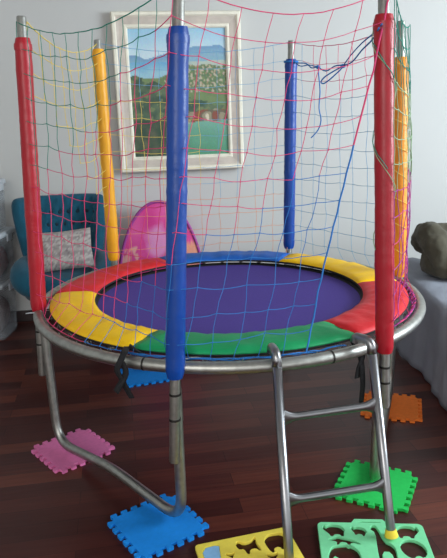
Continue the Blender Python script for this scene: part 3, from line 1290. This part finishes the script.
mb = MB()                                           # fabric dome behind the front arch
NA, ND = 36, 8
rows = []
for d in range(ND + 1):
    k = d / ND
    y = .14 * math.sin(k * PI / 2)
    sc_ = max(.02, math.cos(k * PI / 2))
    rows.append([Vector((p.x * (1 - .55 * k), y, p.z * (.35 + .65 * sc_) if sc_ > .02 else p.z * .35)) for p in [arch(i / NA) for i in range(NA + 1)]])
mb.grid(rows)
mb.build('tent_body', M['tent_pink'], tent)
mb = MB()                                           # front panel, bulging forward a little, with printed patches
NS, NA = 40, 72
rows = []
for s_ in range(NS + 1):
    k = 1 - s_ / NS * .98
    rows.append([Vector((arch(i / NA, k).x, -.012 - .03 * (1 - k * k), arch(i / NA, k).z)) for i in range(NA + 1)])
mb.grid(rows)
fp = mb.build('front_panel', M['tent_print'], tent)


def tent_col(p):
    n1 = noise.noise(Vector((p.x * 8, p.z * 8, 3)))
    n3 = noise.noise(Vector((p.x * 22, p.z * 22, 5)))
    c = Vector((220, 70, 150)) + Vector((18, 40, 26)) * n1
    w = max(0, 1 - ((p.x + .02) / .10) ** 2 - ((p.z - .60) / .15) ** 2 + .8 * n1)
    if w > 0:
        c = c.lerp(Vector((222, 190, 220)), min(.6, w * .9 + .4 * max(0, n3)))
    if p.x > .10 and .40 < p.z < .58 + .05 * n1:
        c = c.lerp(Vector((234, 190, 120)), .7)
    if p.x < -.16 and .40 < p.z < .56 + .07 * n1 and n3 > -.1:
        c = c.lerp(Vector((240, 214, 170)), .7)
    return tuple(max(0, min(255, v)) for v in c)


paint_layer(fp, [tent_col(v.co) for v in fp.data.vertices])
mb = MB()
mb.tube([arch(i / 48) + Vector((0, -.012, 0)) for i in range(49)], .011, 8)
mb.build('piping', M['tent_trim'], tent)
mb = MB()
mb.tube([Vector((-ta, -.012, .01)), Vector((ta, -.012, .01))], .010, 8)
mb.build('piping', M['tent_trim'], tent)

# ------------------------------------------------------------------ bed
bed = thing('bed', (1.95, 3.55, 0), 'low bed with a rumpled grey-blue sheet hanging to the floor on the right', 'bed')
B0 = Vector((1.95, 3.55, 0))
BX0, BX1, BY0, BY1, BZ = 1.165, 2.75, 2.35, 4.14, .455
mb = MB()
mb.box(((BX0 + BX1) / 2 + .05, (BY0 + BY1) / 2, .13), (BX1 - BX0 - .12, BY1 - BY0 - .1, .20))
o = mb.build('bed_base', M['mattress'], bed, bevel=.01)
o.location = -B0
mb = MB()
mb.box(((BX0 + BX1) / 2 + .02, (BY0 + BY1) / 2, .335), (BX1 - BX0 - .06, BY1 - BY0 - .04, .20))
o = mb.build('mattress', M['mattress'], bed, bevel=.03)
o.location = -B0
# sheet: a profile over the left edge, swept in depth with folds
mb = MB()
rows = []
for i in range(81):
    y = BY0 - .02 + (BY1 - BY0 + .04) * i / 80
    row = []
    f1 = noise.noise(Vector((y * 3.2, 0, 0)))
    f2 = noise.noise(Vector((y * 7.5, 4, 0)))
    for k in range(34):
        if k < 14:                                   # hanging side, floor to edge
            t = k / 13
            z = .006 + (BZ - .03) * t
            x = BX0 - .014 - (1 - t) * (.045 + .05 * f1 + .035 * f2) + .018 * noise.noise(Vector((y * 5, z * 6, 2)))
        elif k < 19:
            a = (k - 13) / 6 * PI / 2
            x = BX0 + .022 - .034 * math.cos(a)
            z = BZ - .024 + .03 * math.sin(a)
        else:
            t = (k - 18) / 15
            x = BX0 + .022 + (BX1 - BX0) * t ** 1.6
            z = BZ + .012 + .022 * noise.noise(Vector((x * 5, y * 5, 7))) + .018 * noise.noise(Vector((x * 12 + y * 6, y * 3, 1)))
            z = max(z, BZ - .008)
        row.append(Vector((x, y, z)))
    rows.append(row)
mb.grid(rows)
o = mb.build('sheet', M['sheet'], bed)
o.location = -B0
md = o.modifiers.new('thick', 'SOLIDIFY')
md.thickness = .004
md.offset = 1

# crumpled olive blanket on the bed: folded rolls fused into one cloth mass
mb = MB()
for pts, rad in (
        ([(-.30, .20, .00), (-.335, .06, .085), (-.335, -.07, .115), (-.315, -.17, .06), (-.285, -.22, -.03)], [.06, .085, .09, .08, .055]),
        ([(-.29, -.06, .15), (-.14, -.05, .135), (.06, -.07, .105), (.26, -.04, .10), (.44, -.08, .06)], [.055, .05, .06, .05, .045]),
        ([(-.31, -.04, -.05), (-.30, -.14, -.05), (-.24, -.22, -.055), (-.12, -.25, -.06)], [.08, .085, .07, .05]),
        ([(-.20, -.20, .00), (-.04, -.21, .035), (.14, -.24, .03), (.32, -.22, .045), (.48, -.26, .0)], [.055, .07, .065, .075, .06]),
        ([(-.14, .10, .06), (.06, .12, .10), (.24, .08, .14), (.46, .12, .10)], [.09, .10, .09, .09]),
        ([(-.30, .0, -.02), (.0, .0, -.01), (.44, .0, -.01)], [.09, .09, .09]),
        ([(-.22, -.14, .10), (-.10, -.18, .085), (.02, -.17, .05), (.12, -.13, .06)], [.03, .035, .03, .025])):
    P = smooth_path([Vector(p) for p in pts], 6)
    n_ = len(P) - 1
    rr_ = []
    for i in range(n_ + 1):
        t = i / n_ * (len(rad) - 1)
        k = min(int(t), len(rad) - 2)
        rr_.append(rad[k] + (rad[k + 1] - rad[k]) * (t - k))
    P = [P[0] - (P[1] - P[0]).normalized() * rr_[0] * .7] + P + [P[-1] + (P[-1] - P[-2]).normalized() * rr_[-1] * .7]
    rr_ = [rr_[0] * .35] + rr_ + [rr_[-1] * .35]
    mb.tube(P, rr_, 16)
for v in mb.v:
    v += Vector((noise.noise(v * 9), noise.noise(v * 9 + Vector((5, 0, 0))), noise.noise(v * 9 + Vector((0, 7, 0))))) * .018
    v.z = max(v.z, -.112)
bl = mb.build('blanket', M['olive'])
md = bl.modifiers.new('fuse', 'REMESH')
md.mode = 'VOXEL'
md.voxel_size = .011
md.use_smooth_shade = True
md = bl.modifiers.new('soften', 'SMOOTH')
md.factor = .5
md.iterations = 2
tx = bpy.data.textures.new('cloth_wrinkle', 'CLOUDS')
tx.noise_scale = .07
tx.noise_depth = 2
md = bl.modifiers.new('wrinkle', 'DISPLACE')
md.texture = tx
md.strength = .03
md.mid_level = .5
md.texture_coords = 'LOCAL'
bl.location = (1.625, 3.80, .595)
bl.rotation_euler = (0, 0, math.radians(-4))
tag(bl, 'crumpled dark olive blanket heaped on the grey-blue bed', 'blanket')


# ------------------------------------------------------------------ stacked clear boxes at the left edge
def bin_(x1, y, z0, w, d, h, label, mt):
    t = thing('storage_box', (x1 - w / 2, y, z0), label, 'storage box', 'clear boxes stacked at the left')
    mb = MB()
    rows = []
    wt = .004

    def loop(sx, sy, z, r=.04, n_=5):
        pts = []
        for cx_, cy_, a0 in ((sx / 2 - r, sy / 2 - r, 0), (-sx / 2 + r, sy / 2 - r, 90), (-sx / 2 + r, -sy / 2 + r, 180), (sx / 2 - r, -sy / 2 + r, 270)):
            for i in range(n_ + 1):
                a = math.radians(a0 + 90 * i / n_)
                pts.append(Vector((cx_ + r * math.cos(a), cy_ + r * math.sin(a), z)))
        return pts
    hb_ = h - .035
    rows = [loop(w * .86, d * .86, .002), loop(w * .88, d * .88, .015), loop(w * .95, d * .95, hb_ - .02), loop(w * .99, d * .99, hb_ - .018), loop(w * .99, d * .99, hb_),
            loop(w * .95 - 2 * wt, d * .95 - 2 * wt, hb_), loop(w * .88 - 2 * wt, d * .88 - 2 * wt, .015 + wt)]
    n_ = len(rows[0])
    mb.grid(rows, closed_u=True)
    mb.add(rows[0], [tuple(range(n_))])
    mb.add(rows[-1], [tuple(range(n_))])
    mb.build('box_body', M['clear'], t)
    mb = MB()
    rows = [loop(w * .99, d * .99, hb_ + .001), loop(w * 1.01, d * 1.01, hb_ + .006), loop(w * 1.01, d * 1.01, h - .012), loop(w * .98, d * .98, h - .003), loop(w * .9, d * .9, h), loop(w * .88, d * .88, h - .006)]
    mb.grid(rows, closed_u=True)
    mb.add(rows[0], [tuple(range(n_))])
    mb.add(rows[-1], [tuple(range(n_))])
    mb.build('lid', M['lid'], t)
    for side in (-1, 1):
        mb = MB()
        mb.box((side * w * .495 + side * .006, 0, h - .045), (.012, .09, .05))
        mb.build('latch', M['lid'], t, bevel=.003)
    if mt:
        mb = MB()
        rr = []
        for k in range(9):
            ph = PI * k / 8 - PI / 2
            row = []
            for i in range(28):
                a = 2 * PI * i / 28
                sx = math.copysign(abs(math.cos(a)) ** .5, math.cos(a)) * w * .40
                sy = math.copysign(abs(math.sin(a)) ** .5, math.sin(a)) * d * .40
                c = abs(math.cos(ph)) ** .4 if abs(math.cos(ph)) > 1e-6 else .01
                p = Vector((sx * c, sy * c, h * .36 + h * .33 * math.sin(ph)))
                p += Vector((0, 0, .02 * noise.noise(p * 12)))
                p.z = max(p.z, .022)
                row.append(p)
            rr.append(row)
        mb.grid(rr, closed_u=True)
        o = mb.build('folded_clothes', mt, loc=(x1 - w / 2, y, z0), merge=True)
        tag(o, 'red folded clothes inside the middle clear box' if mt is M['cloth_red'] else 'mixed grey and red clothes inside the bottom clear box', 'clothes')
    return t


xr = -1.435
bin_(xr - .055, 4.195, .0, .46, .34, .40, 'clear plastic box at the left edge, lowest of the stack on the floor', M['cloth_grey'])
bin_(xr - .03, 4.195, .401, .44, .34, .345, 'clear plastic box in the middle of the stack at the left edge', M['cloth_red'])
bin_(xr - .05, 4.195, .747, .36, .30, .34, 'clear plastic box on top of the stack at the left edge', None)
